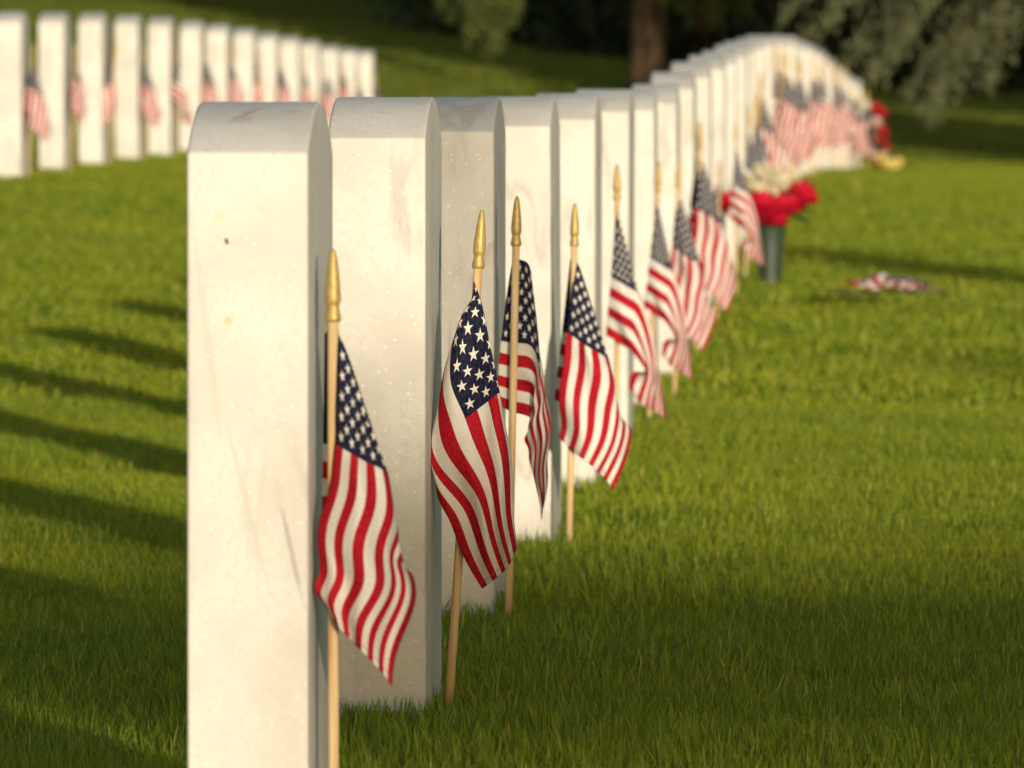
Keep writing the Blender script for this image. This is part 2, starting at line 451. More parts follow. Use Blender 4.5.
# ------------------------------------------------------------------ headstones
W, T, H, SAG = .330, .1015, .662, .043
def headstone_mesh(name, seed):
    r = random.Random(seed)
    R = ((W / 2) ** 2 + SAG ** 2) / (2 * SAG)
    prof = [(-W / 2, -.12), (-W / 2, .1), (-W / 2, .3), (-W / 2, H - SAG)]
    a0 = math.asin(W / 2 / R); n = 22
    for k in range(1, n):
        a = -a0 + 2 * a0 * k / n
        prof.append((R * math.sin(a), H - R + R * math.cos(a)))
    prof += [(W / 2, H - SAG), (W / 2, .3), (W / 2, .1), (W / 2, -.12)]
    import bmesh
    bm = bmesh.new()
    A = [bm.verts.new((0, y, z)) for y, z in prof]; B = [bm.verts.new((-T, y, z)) for y, z in prof]
    bm.faces.new(A); bm.faces.new(B[::-1]); m = len(prof)
    for i in range(m):
        j = (i + 1) % m
        bm.faces.new((A[j], A[i], B[i], B[j]))
    bmesh.ops.recalc_face_normals(bm, faces=bm.faces)
    rim = [e for e in bm.edges if len(e.link_faces) == 2 and len(e.link_faces[0].verts) + len(e.link_faces[1].verts) > 8 and e.verts[0].co.z > -.1 or (abs(e.verts[0].co.z - (H - SAG)) < 1e-4 and abs(e.verts[1].co.z - (H - SAG)) < 1e-4)]
    bmesh.ops.bevel(bm, geom=rim, offset=.0042, segments=3, profile=.6, affect='EDGES')
    me = bpy.data.meshes.new(name); bm.to_mesh(me); bm.free()
    for p in me.polygons: p.use_smooth = True
    try: me.set_sharp_from_angle(angle=math.radians(35))
    except Exception: pass
    return me
ME_STONE = headstone_mesh('headstone', 1); ME_STONE.materials.append(M_MARBLE)
ME_STONE1 = ME_STONE.copy(); ME_STONE1.materials.clear(); ME_STONE1.materials.append(M_MARBLE1)
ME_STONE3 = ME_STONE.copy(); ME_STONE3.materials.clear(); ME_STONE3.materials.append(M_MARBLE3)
ORD = 'first second third fourth fifth sixth seventh eighth ninth tenth eleventh twelfth thirteenth fourteenth fifteenth sixteenth seventeenth eighteenth nineteenth twentieth'.split()
ORD += ['twenty-' + x for x in ORD[:9]] + ['thirtieth'] + ['thirty-' + x for x in ORD[:9]]
SPC = 1.763
special = {0: 'nearest white marble headstone, with a brown speck and dark streaks on its edge',
           1: 'white headstone right behind the nearest one, with a faint diagonal grey vein',
           2: 'slightly darker headstone, third from the camera, behind the sharp starry flag'}
MAIN = []
NMAIN = 30
base_stone = None
def put_stone(x, y, label, group, first=False, mesh=None, jit=1.0):
    global base_stone
    if base_stone is None:
        o = link('headstone', mesh or ME_STONE); base_stone = o
    else:
        o = base_stone.copy(); COL.objects.link(o)
        o.data = mesh or ME_STONE
    r = random.uniform
    o.location = (x, y, gz(x, y) + r(-.004, .004) * jit)
    o.rotation_euler = (r(-.004, .004) * jit, r(-.006, .006) * jit, -math.atan(ROWS) + r(-.008, .008) * jit)
    return tag(o, label, 'headstone', group)
for i in range(NMAIN):
    y = 7.5 + SPC * i
    x = float(row_x(y + W / 2)); 
    lab = special.get(i, f'white marble headstone, {ORD[i]} from the camera in the long right row')
    if i == NMAIN - 1: lab = 'farthest white headstone of the long right row, beside the red and yellow flowers'
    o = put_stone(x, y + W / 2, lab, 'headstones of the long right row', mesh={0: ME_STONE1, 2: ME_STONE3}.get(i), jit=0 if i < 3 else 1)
    o.location.z += (-.004, 0, 0)[i] if i < 3 else 0
    o.location.x += (0, .005, -.004)[i] if i < 3 else 0
    MAIN.append((x, y + W / 2))
LEFT = []
for i in range(14):
    yf = 35.0 + i * 1.768
    x = .0431 * (yf - W / 2) - 3.383; y = yf - W / 2
    lab = f'blurred white headstone, {ORD[i]} from the left in the distant left row'
    if i == 0: lab = 'leftmost headstone of the distant left row, cut by the picture edge'
    if i == 13: lab = 'rightmost and smallest headstone of the distant left row'
    put_stone(x, y, lab, 'headstones of the distant left row')
    LEFT.append((x, y))

# ------------------------------------------------------------------ flags
def hermite1(xs, T, x):
    """T (n,...) values at xs, evaluated at array x -> (len(x),...)"""
    xs = np.asarray(xs, float); T = np.asarray(T, float)
    n = len(xs); d = np.zeros_like(T)
    s = (T[1:] - T[:-1]) / (xs[1:] - xs[:-1]).reshape((-1,) + (1,) * (T.ndim - 1))
    for i in range(n):
        if i == 0: d[i] = s[0]
        elif i == n - 1: d[i] = s[-1]
        else:
            h0, h1 = xs[i] - xs[i - 1], xs[i + 1] - xs[i]
            d[i] = (s[i - 1] * h1 + s[i] * h0) / (h0 + h1)
    k = np.clip(np.searchsorted(xs, x, side='right') - 1, 0, n - 2)
    h = xs[k + 1] - xs[k]; t = (x - xs[k]) / h
    sh = (-1,) + (1,) * (T.ndim - 1)
    t = t.reshape(sh); h = h.reshape(sh)
    return ((2 * t ** 3 - 3 * t ** 2 + 1) * T[k] + (t ** 3 - 2 * t ** 2 + t) * h * d[k] + (-2 * t ** 3 + 3 * t ** 2) * T[k + 1] + (t ** 3 - t ** 2) * h * d[k + 1])

def cloth_mesh(name, base, Y, us, vs, table, wave=(2.5, .27, .4), seed=0, ripple=.0022, tri=None, tri_off=13, lower=False):
    """table[u][v] = (px, py, depth offset); the sheet is interpolated through them, folds and ripples added"""
    nu, nv = 72, 60
    U = np.linspace(0, 1, nu); Vv = np.linspace(0, 1, nv)
    T = np.array(table, float)                       # nu,nv,3
    P = hermite1(us, T, U)                           # over u
    P = hermite1(vs, np.swapaxes(P, 0, 1), Vv)       # v first
    P = np.swapaxes(P, 0, 1)                         # nu,nv,3
    UU, WW = np.meshgrid(U, Vv, indexing='ij')
    if tri is not None:                              # the canton hangs as a flat triangle, the rest of the hoist folded behind it
        A, B, Cc = (np.array(q, float) for q in tri)
        S_ = UU / .4; T_ = (1 - WW) / .54
        if lower: S_, T_ = T_, S_
        hi = np.maximum(S_, T_); lo = np.minimum(S_, T_); back = np.clip(T_ - S_, 0, 1)
        Q = np.empty_like(P)
        Q[..., :2] = A + hi[..., None] * (B - A) + lo[..., None] * (Cc - B)
        Q[..., 2] = -.012 * np.sin(np.clip(lo / np.maximum(hi, 1e-3), 0, 1) * PI) * S_ - .004 + .045 * back * np.minimum(1, .4 + S_)
        Q[..., 0] -= tri_off * np.exp(-S_ / .06) * sstep(0, .1, T_)
        if lower: S_, T_ = T_, S_
        Q[..., 2] += .012 * np.exp(-S_ / .10) * (0 if lower else 1)
        k = sstep(.34, .46, UU)[..., None]
        P = Q * (1 - k) + P * k
    amp, per, u0 = wave
    P[..., 0] += amp * np.sin(2 * PI * (UU + .06 * WW) / per + seed) * sstep(u0 - .1, u0 + .1, UU)
    r = np.random.default_rng(seed + 11)
    en = sstep(.02, .25, UU)
    for k in range(5):
        fu, fv = r.uniform(.6, 2.2), r.uniform(1.5, 4.5)
        P[..., 2] += ripple * en * np.sin(2 * PI * (fu * UU + fv * WW) + r.uniform(0, 6))
    for k in range(4):
        fu, fv = r.uniform(3, 6), r.uniform(2, 8)
        P[..., 2] += ripple * .22 * en * np.sin(2 * PI * (fu * UU + fv * WW) + r.uniform(0, 6))
    a = (P[..., 0] - 512) / FPX; b = (384 - P[..., 1]) / FPX
    YY = Y + P[..., 2]
    kk = YY / (CP + b * SP)
    X = a * kk - base[0]; Z = CAMZ + (-SP + b * CP) * kk - base[2]
    VV = np.stack([X.ravel(), (YY - base[1]).ravel(), Z.ravel()], 1)
    ii = (np.arange(nu - 1)[:, None] * nv + np.arange(nv - 1)[None]).ravel()
    FF = np.stack([ii, ii + nv, ii + nv + 1, ii + 1], 1)
    me = np_mesh(name, VV, FF, True)
    uv = me.uv_layers.new(name='UVMap')
    li = np.empty(len(me.loops), dtype=np.int32); me.loops.foreach_get('vertex_index', li)
    uvs = np.stack([UU.ravel(), WW.ravel()], 1)[li]
    uv.data.foreach_set('uv', uvs.astype(np.float32).ravel())
    return me

FIN = [(.0030, 0), (.0062, .0005), (.0068, .003), (.0064, .006), (.0052, .012), (.0050, .014), (.0062, .0165), (.0066, .020), (.0064, .026), (.0058, .034), (.0048, .044), (.0036, .053), (.0026, .0585), (.0018, .0605), (.0006, .0615)]
def flag_thing(label, base, tip, cloth_args, group, Y):
    """base, tip: world points of the stick foot and the finial point"""
    base = Vector(base); tip = Vector(tip)
    t = thing('stick_flag', label, 'flag', base, group)
    ax = (tip - base); L = ax.length; ax.normalize()
    foot = -ax * .08; neck = ax * (L - .060)
    st = link('stick', MB().tube([foot, ax * .1, ax * .25, neck], .0047, 12).mesh('stick'), M_WOOD, t)
    M = ax.to_track_quat('Z', 'Y').to_matrix()
    fo = ax * (L - .0615)
    fi = link('finial', MB().lathe(FIN, 18, fo, M).mesh('finial'), M_GOLD, t)
    cl = link('flag_cloth', cloth_mesh('flag_cloth', base, Y, *cloth_args[0], **cloth_args[1]), M_FLAG, t)
    so = cl.modifiers.new('thickness', 'SOLIDIFY'); so.thickness = .0004; so.offset = 0
    return t

VS = [0, .23, .46, .73, 1]
US = [0, .05, .2, .4, .7, 1]; US1 = [0, .05, .11, .2, .4, .7, 1]
FG = 'small flags of the long right row'
Z = lambda x, y: gz(x, y)
def based(px, Y):
    x = (px - 512) / FPX * Y
    return (x, Y, gz(x, Y))
T1 = [[(323, 525, .012), (323, 479, .012), (323, 433, .012), (323, 379, .012), (324, 326, .012)],
      [(338, 520, .012), (340, 440, .012), (342, 334, .008), (340, 330, .002), (337, 326, .000)],
      [(356, 500, .028), (354, 440, .022), (351, 362, .006), (345, 358, -.008), (339, 352, -.009)],
      [(372, 500, .035), (368, 455, .030), (364, 402, .010), (351, 396, -.012), (338, 386, -.009)],
      [(390, 575, .036), (390, 527, .028), (389, 476, -.004), (362, 460, -.022), (335, 444, -.010)],
      [(415, 577, .010), (400, 573, -.010), (384, 570, -.022), (347, 566, -.030), (317, 560, -.012)],
      [(392, 687, -.010), (377, 669, -.020), (359, 651, -.028), (338, 630, -.022), (321, 606, -.008)]]
b1 = based(333, 7.55)
F1 = flag_thing('nearest small American flag, its wavy stripes hanging against the second headstone', b1, at(333, 249, 7.55), ((US1, VS, T1), dict(wave=(3.4, .27, .5), seed=2, tri=((338, 322), (336, 444), (389, 476)))), FG, 7.55)
US2 = [0, .12, .25, .4, .7, 1]; VS2 = [0, .23, .46, .6, .72, .85, 1]
T2 = [[(463, 470, .010), (465, 430, .010), (470, 345, .008), (472, 305, .004), (474, 284, -.006), (474, 282, -.002), (475, 281, .004)],
      [(444, 440, .016), (446, 385, .012), (455, 336, .004), (463, 316, -.010), (480, 306, -.014), (482, 310, .004), (476, 320, .012)],
      [(438, 470, .010), (437, 412, .000), (450, 378, -.014), (471, 363, -.022), (490, 350, -.018), (488, 358, .008), (482, 362, .014)],
      [(436, 486, -.004), (432, 446, -.016), (465, 419, -.030), (486, 403, -.032), (499, 393, -.020), (497, 402, .010), (490, 406, .016)],
      [(452, 530, -.016), (473, 510, -.028), (491, 492, -.036), (502, 484, -.034), (511, 476, -.026), (512, 480, .000), (508, 470, .012)],
      [(482, 589, -.012), (497, 577, -.022), (508, 566, -.026), (512, 557, -.022), (516, 546, -.012), (514, 540, .004), (511, 530, .014)]]
b2 = based(447, 9.38)
F2 = flag_thing('sharp small flag on a leaning stick, big clear stars and red diagonal stripes', b2, at(482, 210, 9.38), ((US2, VS2, T2), dict(wave=(1.6, .45, .5), seed=5, ripple=.002)), FG, 9.38)
US3 = [0, .08, .2, .45, .7, 1]
T3 = [[(498, 405, .012), (498, 375, .012), (501, 341, .012), (506, 300, .012), (513, 256, .010)],
      [(510, 411, .014), (510, 378, .014), (511, 343, .014), (514, 300, .014), (519, 259, .012)],
      [(527, 416, .006), (529, 381, .004), (529, 345, .002), (530, 303, .002), (529, 265, .002)],
      [(528, 428, .000), (534, 404, -.012), (541, 386, -.018), (541, 362, -.012), (534, 335, .004)],
      [(526, 445, -.004), (535, 440, -.016), (544, 434, -.024), (550, 425, -.014), (541, 404, .008)],
      [(537, 478, .000), (540, 518, -.008), (542, 509, -.014), (545, 498, -.010), (546, 486, .002)]]
b3 = based(508, 10.99)
F3 = flag_thing('small flag folded narrow behind its upright stick, in front of fourth headstone', b3, at(517, 196, 10.99), ((US3, VS, T3), dict(wave=(1.5, .25, .5), seed=8, ripple=.0018)), FG, 10.99)
T4 = [[(571, 393, .010), (571, 362, .010), (572, 330, .010), (572, 292, .010), (573, 254, .006)],
      [(572, 392, .008), (575, 350, .008), (578, 263, .004), (576, 258, .000), (574, 254, .000)],
      [(580, 384, .020), (584, 330, .016), (585, 278, .004), (579, 274, -.008), (571, 271, -.006)],
      [(590, 366, .030), (593, 335, .025), (592, 302, .004), (580, 297, -.016), (568, 292, -.010)],
      [(603, 428, .030), (606, 395, .020), (610, 362, -.006), (588, 347, -.028), (566, 332, -.012)],
      [(633, 430, .006), (624, 424, -.014), (612, 416, -.026), (585, 408, -.032), (560, 402, -.012)],
      [(613, 490, -.008), (603, 477, -.020), (593, 467, -.028), (577, 454, -.022), (560, 438, -.006)]]
b4 = based(569, 12.7)
F4 = flag_thing('bright sunlit flag, fourth from the camera, with vertical red stripes', b4, at(575, 203, 12.7), ((US1, VS, T4), dict(wave=(1.6, .42, .5), seed=13, ripple=.002, tri=((576, 252), (567, 332), (610, 362)), tri_off=5)), FG, 12.7)
US5 = [0, .2, .4, .7, 1]
T5 = [[(611, 343, .006), (604, 310, -.004), (610, 275, -.010), (614, 240, -.008), (616, 211, -.006)],
      [(632, 359, -.010), (625, 326, -.022), (624, 289, -.026), (626, 260, -.016), (624, 233, -.004)],
      [(648, 374, -.012), (642, 342, -.022), (639, 294, -.012), (630, 290, .020), (622, 288, .030)],
      [(634, 372, .020), (648, 380, .012), (656, 362, .006), (655, 346, .010), (651, 330, .020)],
      [(628, 388, .026), (640, 404, .020), (651, 410, .016), (661, 416, .020), (666, 420, .026)]]
b5 = based(617, 15.2)
F5 = flag_thing('fifth small flag from the camera, slanting stripes with a shaded fold below', b5, at(617, 164, 15.2), ((US5, VS, T5), dict(wave=(.8, .4, .5), seed=17, ripple=.002, tri=((617, 209), (611, 277), (639, 294)), tri_off=0, lower=True)), FG, 15.2)

def copy_flag(src, loc, label, group, rz=0., mirror=False, s=1., tilt=(0, 0)):
    t = src.copy(); COL.objects.link(t)
    t.location = loc; t.rotation_euler = (tilt[0], tilt[1], rz); t.scale = (s, s, s)
    tag(t, label, 'flag', group)
    for ch in src.children:
        c = ch.copy(); COL.objects.link(c); c.parent = t
        if mirror and ch.name.startswith('flag_cloth'): c.scale = (-1, 1, 1)
    return t
# the other flags: one before each stone
for i in range(5, NMAIN):
    x, y = MAIN[i]
    y = y + random.uniform(-.12, .12)
    px, mir, src, rz, s = 0, False, random.choice([F4, F4, F1, F5]), random.uniform(-.5, .4), random.uniform(.94, 1.04)
    tilt = (random.uniform(-.04, .04), random.uniform(-.05, .06))
    off = random.uniform(.015, .05)
    if i == 5: y, src, rz, s, tilt, off = 17.25, F5, .0, .97, (0, .035), .012
    if i == 6: y, src, rz, s, tilt, off = 18.9, F4, -.2, 1.0, (0, .0), .02
    if i == 7: y, src, rz, s, tilt, off = 20.9, F4, .15, 1.1, (0, -.0), .02
    if i == 8: y, src, rz, s, tilt, off, mir = 22.7, F1, 0., .8, (0, .02), .03, True
    if i == 9: y, src, rz, s, tilt, off, mir = 24.3, F5, 0., .92, (0, .0), .05, False
    if i == 10: y, src, rz, s, tilt, off = 25.8, F5, .1, .95, (0, .02), .05
    lab = f'small flag in front of the {ORD[i]} headstone of the long right row'
    X = float(row_x(y)) + off
    up = 0.0
    if i >= 13: s *= 1.07; up = .035
    copy_flag(src, (X, y, gz(X, y) + up), lab, FG, rz, mir, s, tilt)
for i, (x, y) in enumerate(LEFT):
    lab = f'blurred small flag beside the {ORD[i]} headstone from the left, distant row'
    if i == 0: lab = 'blurred small flag beside the leftmost headstone of the distant row'
    copy_flag([F4, F1, F4, F4, F5][i % 5], (x + .02, y + random.uniform(-.16, .0), gz(x, y) + .05), lab, 'small flags of the distant left row', random.uniform(-.4, .4), i in (2, 7), random.uniform(.9, 1.0), (0, random.uniform(-.04, .04)))

# flag fallen on the lawn
bl = based(890, 23.5); bl = (bl[0], bl[1], bl[2] + .036)
tl = thing('fallen_flag', 'crumpled striped flag lying flat on the lawn with its stick', 'flag', bl)
p0 = Vector((-.145, .00, .026)); p1 = Vector((.150, .03, .030))
link('stick', MB().tube([p0, (p0 + p1) / 2, p1], .0045, 8).mesh('stick'), simple_mat('weathered_stick', (.10, .075, .05)), tl)
U = np.linspace(0, 1, 40); Vv = np.linspace(0, 1, 30); UU, WW = np.meshgrid(U, Vv, indexing='ij')
X = -.105 + .20 * UU + .012 * np.sin(9 * WW + 3 * UU); Yy = -.10 + .17 * WW + .02 * np.sin(6 * UU)
Zz = .040 + .018 * WW + .005 * np.sin(17 * UU + 3 * WW) + .003 * np.sin(23 * WW) + .020 * np.exp(-((UU - .45) / .25) ** 2) * np.exp(-((WW - .6) / .4) ** 2)
ii = (np.arange(39)[:, None] * 30 + np.arange(29)[None]).ravel()
me = np_mesh('flag_cloth', np.stack([X.ravel(), Yy.ravel(), Zz.ravel()], 1), np.stack([ii, ii + 30, ii + 31, ii + 1], 1), True)
uv = me.uv_layers.new(name='UVMap'); li = np.empty(len(me.loops), dtype=np.int32); me.loops.foreach_get('vertex_index', li)
uv.data.foreach_set('uv', np.stack([1 - (.18 + .82 * WW).ravel(), (UU * .98).ravel()], 1)[li].astype(np.float32).ravel())
cl = link('flag_cloth', me, M_FLAG, tl)
so = cl.modifiers.new('thickness', 'SOLIDIFY'); so.thickness = .0005

# ------------------------------------------------------------------ flowers
def blossom(mb, c, r, n=26, seed=0, flat=.8):
    rr = random.Random(seed); c = Vector(c)
    for k in range(n):
        f = (k + .5) / n
        th = k * 2.39996; ph = math.acos(1 - 1.35 * f)
        d = Vector((math.sin(ph) * math.cos(th), math.sin(ph) * math.sin(th), math.cos(ph)))
        s = d.cross(Vector((.1, .2, 1))).normalized(); u = s.cross(d)
        p = c + Vector((d.x, d.y, d.z * flat)) * r * (.55 + .3 * rr.random())
        w = r * (.34 + .15 * rr.random())
        up = (d * .8 + u * .6).normalized()
        mb.poly([p - s * w * .5 - up * w * .5, p + s * w * .5 - up * w * .5, p + s * w * .8 + up * w * .3, p + up * w * .85 + d * w * .3, p - s * w * .8 + up * w * .3])
def leafspray(mb, c, r, n, size, seed, up=.6):
    rr = random.Random(seed); c = Vector(c)
    for k in range(n):
        d = Vector((rr.gauss(0, 1), rr.gauss(0, 1), abs(rr.gauss(0, 1)) * up)).normalized()
        a = c + d * r * rr.uniform(.2, 1.); s = d.cross(Vector((rr.random() - .5, rr.random() - .5, 1))).normalized() * size * .28
        e = a + d * size + Vector((0, 0, -size * .2))
        m = (a + e) / 2
        mb.poly([a, m + s, e, m - s])
def dots(mb, c, rad, n, size, seed, flat=.7):
    rr = random.Random(seed); c = Vector(c)
    for k in range(n):
        d = Vector((rr.gauss(0, 1), rr.gauss(0, 1), rr.gauss(0, 1))).normalized() * rr.random() ** .4
        p = c + Vector((d.x * rad, d.y * rad, d.z * rad * flat))
        s = size * rr.uniform(.7, 1.3)
        for q in range(3):
            a = Vector((rr.gauss(0, 1), rr.gauss(0, 1), rr.gauss(0, 1))).normalized(); b_ = a.cross(Vector((.3, .5, .8))).normalized()
            mb.poly([p + a * s, p + b_ * s, p - a * s, p - b_ * s])

bv = based(770, 25.0); bv = (bv[0], bv[1], gz(bv[0], bv[1]))
vs = thing('cemetery_vase', 'dark green cone vase standing on the grass beside the flags', 'vase', bv)
link('vase_body', MB().lathe([(.002, -.06), (.025, -.05), (.030, .0), (.034, .06), (.039, .14), (.043, .19), (.0455, .195), (.0455, .203), (.041, .204), (.037, .19), (.030, .10), (.004, .09)], 24).mesh('vase_body'), M_VASE, vs)
bq = thing('flower_bouquet', 'bouquet of red roses with white filler flowers in the green vase', 'bouquet', (bv[0], bv[1], bv[2] + .19))
rose_spots = [(-.075, -.02, .045, .040), (-.03, -.05, .030, .042), (.02, -.055, .030, .040), (.06, -.03, .050, .038), (.092, .0, .085, .040), (-.06, .03, .075, .036), (.03, .04, .07, .036), (-.01, -.03, .070, .036), (.075, .03, .06, .034), (-.05, -.045, .055, .04), (-.005, -.06, .05, .042), (.042, -.05, .045, .04), (-.09, -.03, .06, .034), (.105, -.02, .07, .032), (-.035, -.055, .012, .034), (.03, -.055, .010, .034)]
for k, (x, y, z, r) in enumerate(rose_spots):
    mb = MB(); blossom(mb, (x * 1.12 - .018, y, z), r * 1.18, 34, k)
    link('rose', mb.mesh('rose', False), M_RED, bq)
mb = MB(); dots(mb, (-.005, -.015, .128), .055, 330, .0075, 4, .9); dots(mb, (-.055, -.01, .115), .036, 110, .007, 5)
fl = link('filler_blossoms', mb.mesh('filler_blossoms', False), M_CREAM, bq); fl['kind'] = 'stuff'
mb = MB(); leafspray(mb, (0, 0, .02), .08, 46, .05, 6, .8)
for k in range(14):
    a = k * 2.4; mb.tube([(.015 * math.cos(a), .015 * math.sin(a), -.12), (.03 * math.cos(a), .03 * math.sin(a), .0), (.07 * math.cos(a), .05 * math.sin(a), .08)], .0018, 5)
link('foliage', mb.mesh('foliage', False), M_STEM, bq)

# flowers at the far end of the row
def flower_thing(name, label, px, py0, Y, heads, leaves, zrel=0):
    b = based(px, Y)
    t = thing(name, label, 'flowers', b)
    stems = MB()
    for k, (dx, dz, r, mat, nm) in enumerate(heads):
        mb = MB(); y = random.uniform(-.04, .04)
        blossom(mb, (dx, y, dz), r, 30, k + 3)
        link(nm, mb.mesh(nm, False), mat, t)
        stems.tube([(dx * .15, y * .2, -.03), (dx * .6, y * .6, dz * .5), (dx, y, dz - r * .3)], .003, 5)
    leafspray(stems, (0, 0, leaves[1]), leaves[0], leaves[2], .09, px, .9)
    link('foliage', stems.mesh('foliage', False), M_STEM, t)
    return t
flower_thing('flower_spray', 'tall red and white flower spray at the far end of the right row', 877, 0, 57.6,
             [(-.03, .47, .05, M_RED, 'red_blossom'), (.02, .43, .055, M_RED, 'red_blossom'), (-.01, .37, .05, M_PINK, 'pink_blossom'), (.03, .31, .05, M_RED, 'red_blossom'), (.0, .26, .055, M_RED, 'red_blossom'),
              (.04, .22, .05, M_RED, 'red_blossom'), (.04, .17, .05, M_PINK, 'pink_blossom'), (.0, .14, .045, M_PINK, 'pink_blossom'), (.01, .09, .055, M_RED, 'red_blossom'), (.05, .07, .045, M_RED, 'red_blossom')], (.09, .16, 26))
flower_thing('flower_spray', 'pale pink and white flowers with dark greenery behind the last flags', 858, 0, 56.2,
             [(-.02, .50, .06, M_WHITE, 'white_blossom'), (.03, .46, .055, M_WHITE, 'white_blossom'), (-.03, .32, .06, M_PINK, 'pink_blossom'), (-.04, .25, .055, M_WHITE, 'white_blossom'), (-.05, .17, .05, M_PINK, 'pink_blossom')], (.13, .2, 110))
flower_thing('flower_bunch', 'yellow flower bunch lying on the grass below the red spray', 888, 0, 56.6,
             [(-.05, .13, .055, M_YEL, 'yellow_blossom'), (.0, .10, .06, M_YEL, 'yellow_blossom'), (.04, .07, .055, M_YEL, 'yellow_blossom'), (.0, .04, .06, M_WHITE, 'white_blossom'), (.06, .12, .045, M_YEL, 'yellow_blossom'), (.03, .02, .05, M_WHITE, 'white_blossom')], (.10, .06, 24))

# ------------------------------------------------------------------ trees
SUN_T = (-.245, 1.0, -.107)              # direction the sunlight travels
def quads(cent, axis, size, asp, r):
    """leaf quads: centres (n,3), long axis (n,3)"""
    n = len(cent)
    a = axis / np.linalg.norm(axis, axis=1, keepdims=True)
    rv = r.normal(0, 1, (n, 3)); s = np.cross(a, rv); s /= np.linalg.norm(s, axis=1, keepdims=True)
    L = size[:, None]; w = L * asp
    V = np.stack([cent - a * L * .5, cent + s * w * .5, cent + a * L * .5, cent - s * w * .5], 1).reshape(-1, 3)
    F = np.arange(4 * n).reshape(-1, 4)
    return V, F
def bough_pts(p0, p1, n, spread, r, sag=.25, hang=.5):
    t = r.random(n) ** .7
    p0 = np.array(p0, float); p1 = np.array(p1, float)
    mid = (p0 + p1) / 2 + np.array([0, 0, sag])
    c = ((1 - t) ** 2)[:, None] * p0 + (2 * t * (1 - t))[:, None] * mid + (t ** 2)[:, None] * p1
    wd = spread * (.35 + .9 * np.sin(np.clip(t, 0, 1) * PI * .9))
    o = r.normal(0, .5, (n, 3)) * wd[:, None]; o[:, 2] = -np.abs(o[:, 2]) * hang * 2 + .1 * wd
    d = (p1 - p0) / np.linalg.norm(p1 - p0)
    ax = r.normal(0, .45, (n, 3)) + d * .5 + np.array([0, 0, -.8])
    return c + o, ax
def trunk_mesh(pts, rad, limbs=()):
    mb = MB(); mb.tube(pts, rad, 14)
    for (a, b_, r0) in limbs:
        a = Vector(a); b_ = Vector(b_); m = (a + b_) / 2 + Vector((0, 0, .12 * (b_ - a).length))
        mb.tube([a, (a + m) / 2 + Vector((0, 0, .02)), m, b_], [r0, r0 * .75, r0 * .5, r0 * .2], 6)
    return mb.mesh('trunk')

def conifer(label, base, height, rad, z0, n, leaf, mat, seed, trunk_r=.16, boughs=(), lean=0., root=.6, lift=.8, group=None, top_only=None):
    r = np.random.default_rng(seed)
    t = thing('conifer_tree', label, 'tree', base, group)
    limbs = []
    for q in boughs:
        b = np.array(q) - np.array(base); pr = (b[0] * root, b[1] * root, b[2] + lift)
        limbs += [((0, 0, b[2] + lift + .5), pr, .03), (pr, b, .008)]
    nb = int(height * 7)
    C_, A_, S_ = [], [], []
    for k in range(nb):
        z = z0 + (height - z0) * (k + r.random()) / nb
        L = rad * (1 - .93 * (z - z0) / (height - z0)) * r.uniform(.8, 1.12)
        th = k * 2.4 + r.random() * .6
        p0 = (0, 0, z + .15 * L); p1 = (L * math.cos(th), L * math.sin(th), z - .28 * L)
        m = max(8, int(n / nb * (L / rad) * 1.8))
        c, a = bough_pts(p0, p1, m, .30 * L + .08, r, .12 * L)
        C_.append(c); A_.append(a); S_.append(r.uniform(.7, 1.3, m) * leaf)
        if k % 2 == 0: limbs.append((p0, p1, .02))
    for q in boughs:
        b = np.array(q) - np.array(base)
        p0 = (b[0] * root, b[1] * root, b[2] + lift)
        c, a = bough_pts(p0, b, 300, .10, r, .12, .9)
        C_.append(c); A_.append(a); S_.append(r.uniform(.6, 1.2, 300) * .075)
    V, F = quads(np.concatenate(C_), np.concatenate(A_), np.concatenate(S_), .34, r)
    link('trunk', trunk_mesh([(0, 0, -.2), (0, 0, .5), (lean * .3, 0, height * .4), (lean, 0, height * .97)], [trunk_r * 1.25, trunk_r, trunk_r * .7, .02], limbs), M_BARK, t)
    link('crown', np_mesh('crown', V, F, False), mat, t)
    return t

def broadleaf(label, base, height, z0, rx, n, leaf, seed, trunk_r=.2, extra=(), group=None, shift=0.):
    """extra: list of (centre, radii, count) leaf masses besides the main crown, local"""
    r = np.random.default_rng(seed)
    t = thing('broadleaf_tree', label, 'tree', base, group)
    zc = (z0 + height) / 2; rz = (height - z0) / 2
    K = 46
    d = r.normal(0, 1, (K, 3)); d /= np.linalg.norm(d, axis=1, keepdims=True); d *= (r.random(K) ** .35)[:, None]
    cc = d * np.array([rx, rx, rz]) * .86 + np.array([shift, 0, zc])
    k = r.integers(0, K, n)
    o = r.normal(0, 1, (n, 3)); o /= np.linalg.norm(o, axis=1, keepdims=True); o *= (r.random(n) ** .5)[:, None]
    P = cc[k] + o * np.array([rx * .36, rx * .36, rz * .26])
    ok = P[:, 2] > z0 - .2
    P = P[ok]
    S = r.uniform(.7, 1.3, len(P)) * leaf
    limbs = []
    for q in cc[::2]: limbs.append(((0, 0, max(1.0, min(q[2] - .6, height * .75))), q, .05))
    for (c, R, m) in extra:
        c = np.array(c); R = np.array(R)
        o = r.uniform(-1, 1, (m, 3)); Q = c + o * R
        P = np.concatenate([P, Q]); S = np.concatenate([S, r.uniform(.7, 1.3, m) * .15])
        limbs.append(((0, 0, c[2] - .05), c + np.array([math.copysign(R[0], c[0]) * .9, 0, 0]), .035))
    V, F = quads(P, r.normal(0, 1, (len(P), 3)), S, .62, r)
    link('trunk', trunk_mesh([(0, 0, -.2), (0, 0, .4), (0, 0, height * .45), (shift * .6, 0, height * .85)], [trunk_r * 1.2, trunk_r, trunk_r * .8, .04], limbs), M_BARK, t)
    link('crown', np_mesh('crown', V, F, False), M_LEAF, t)
    return t

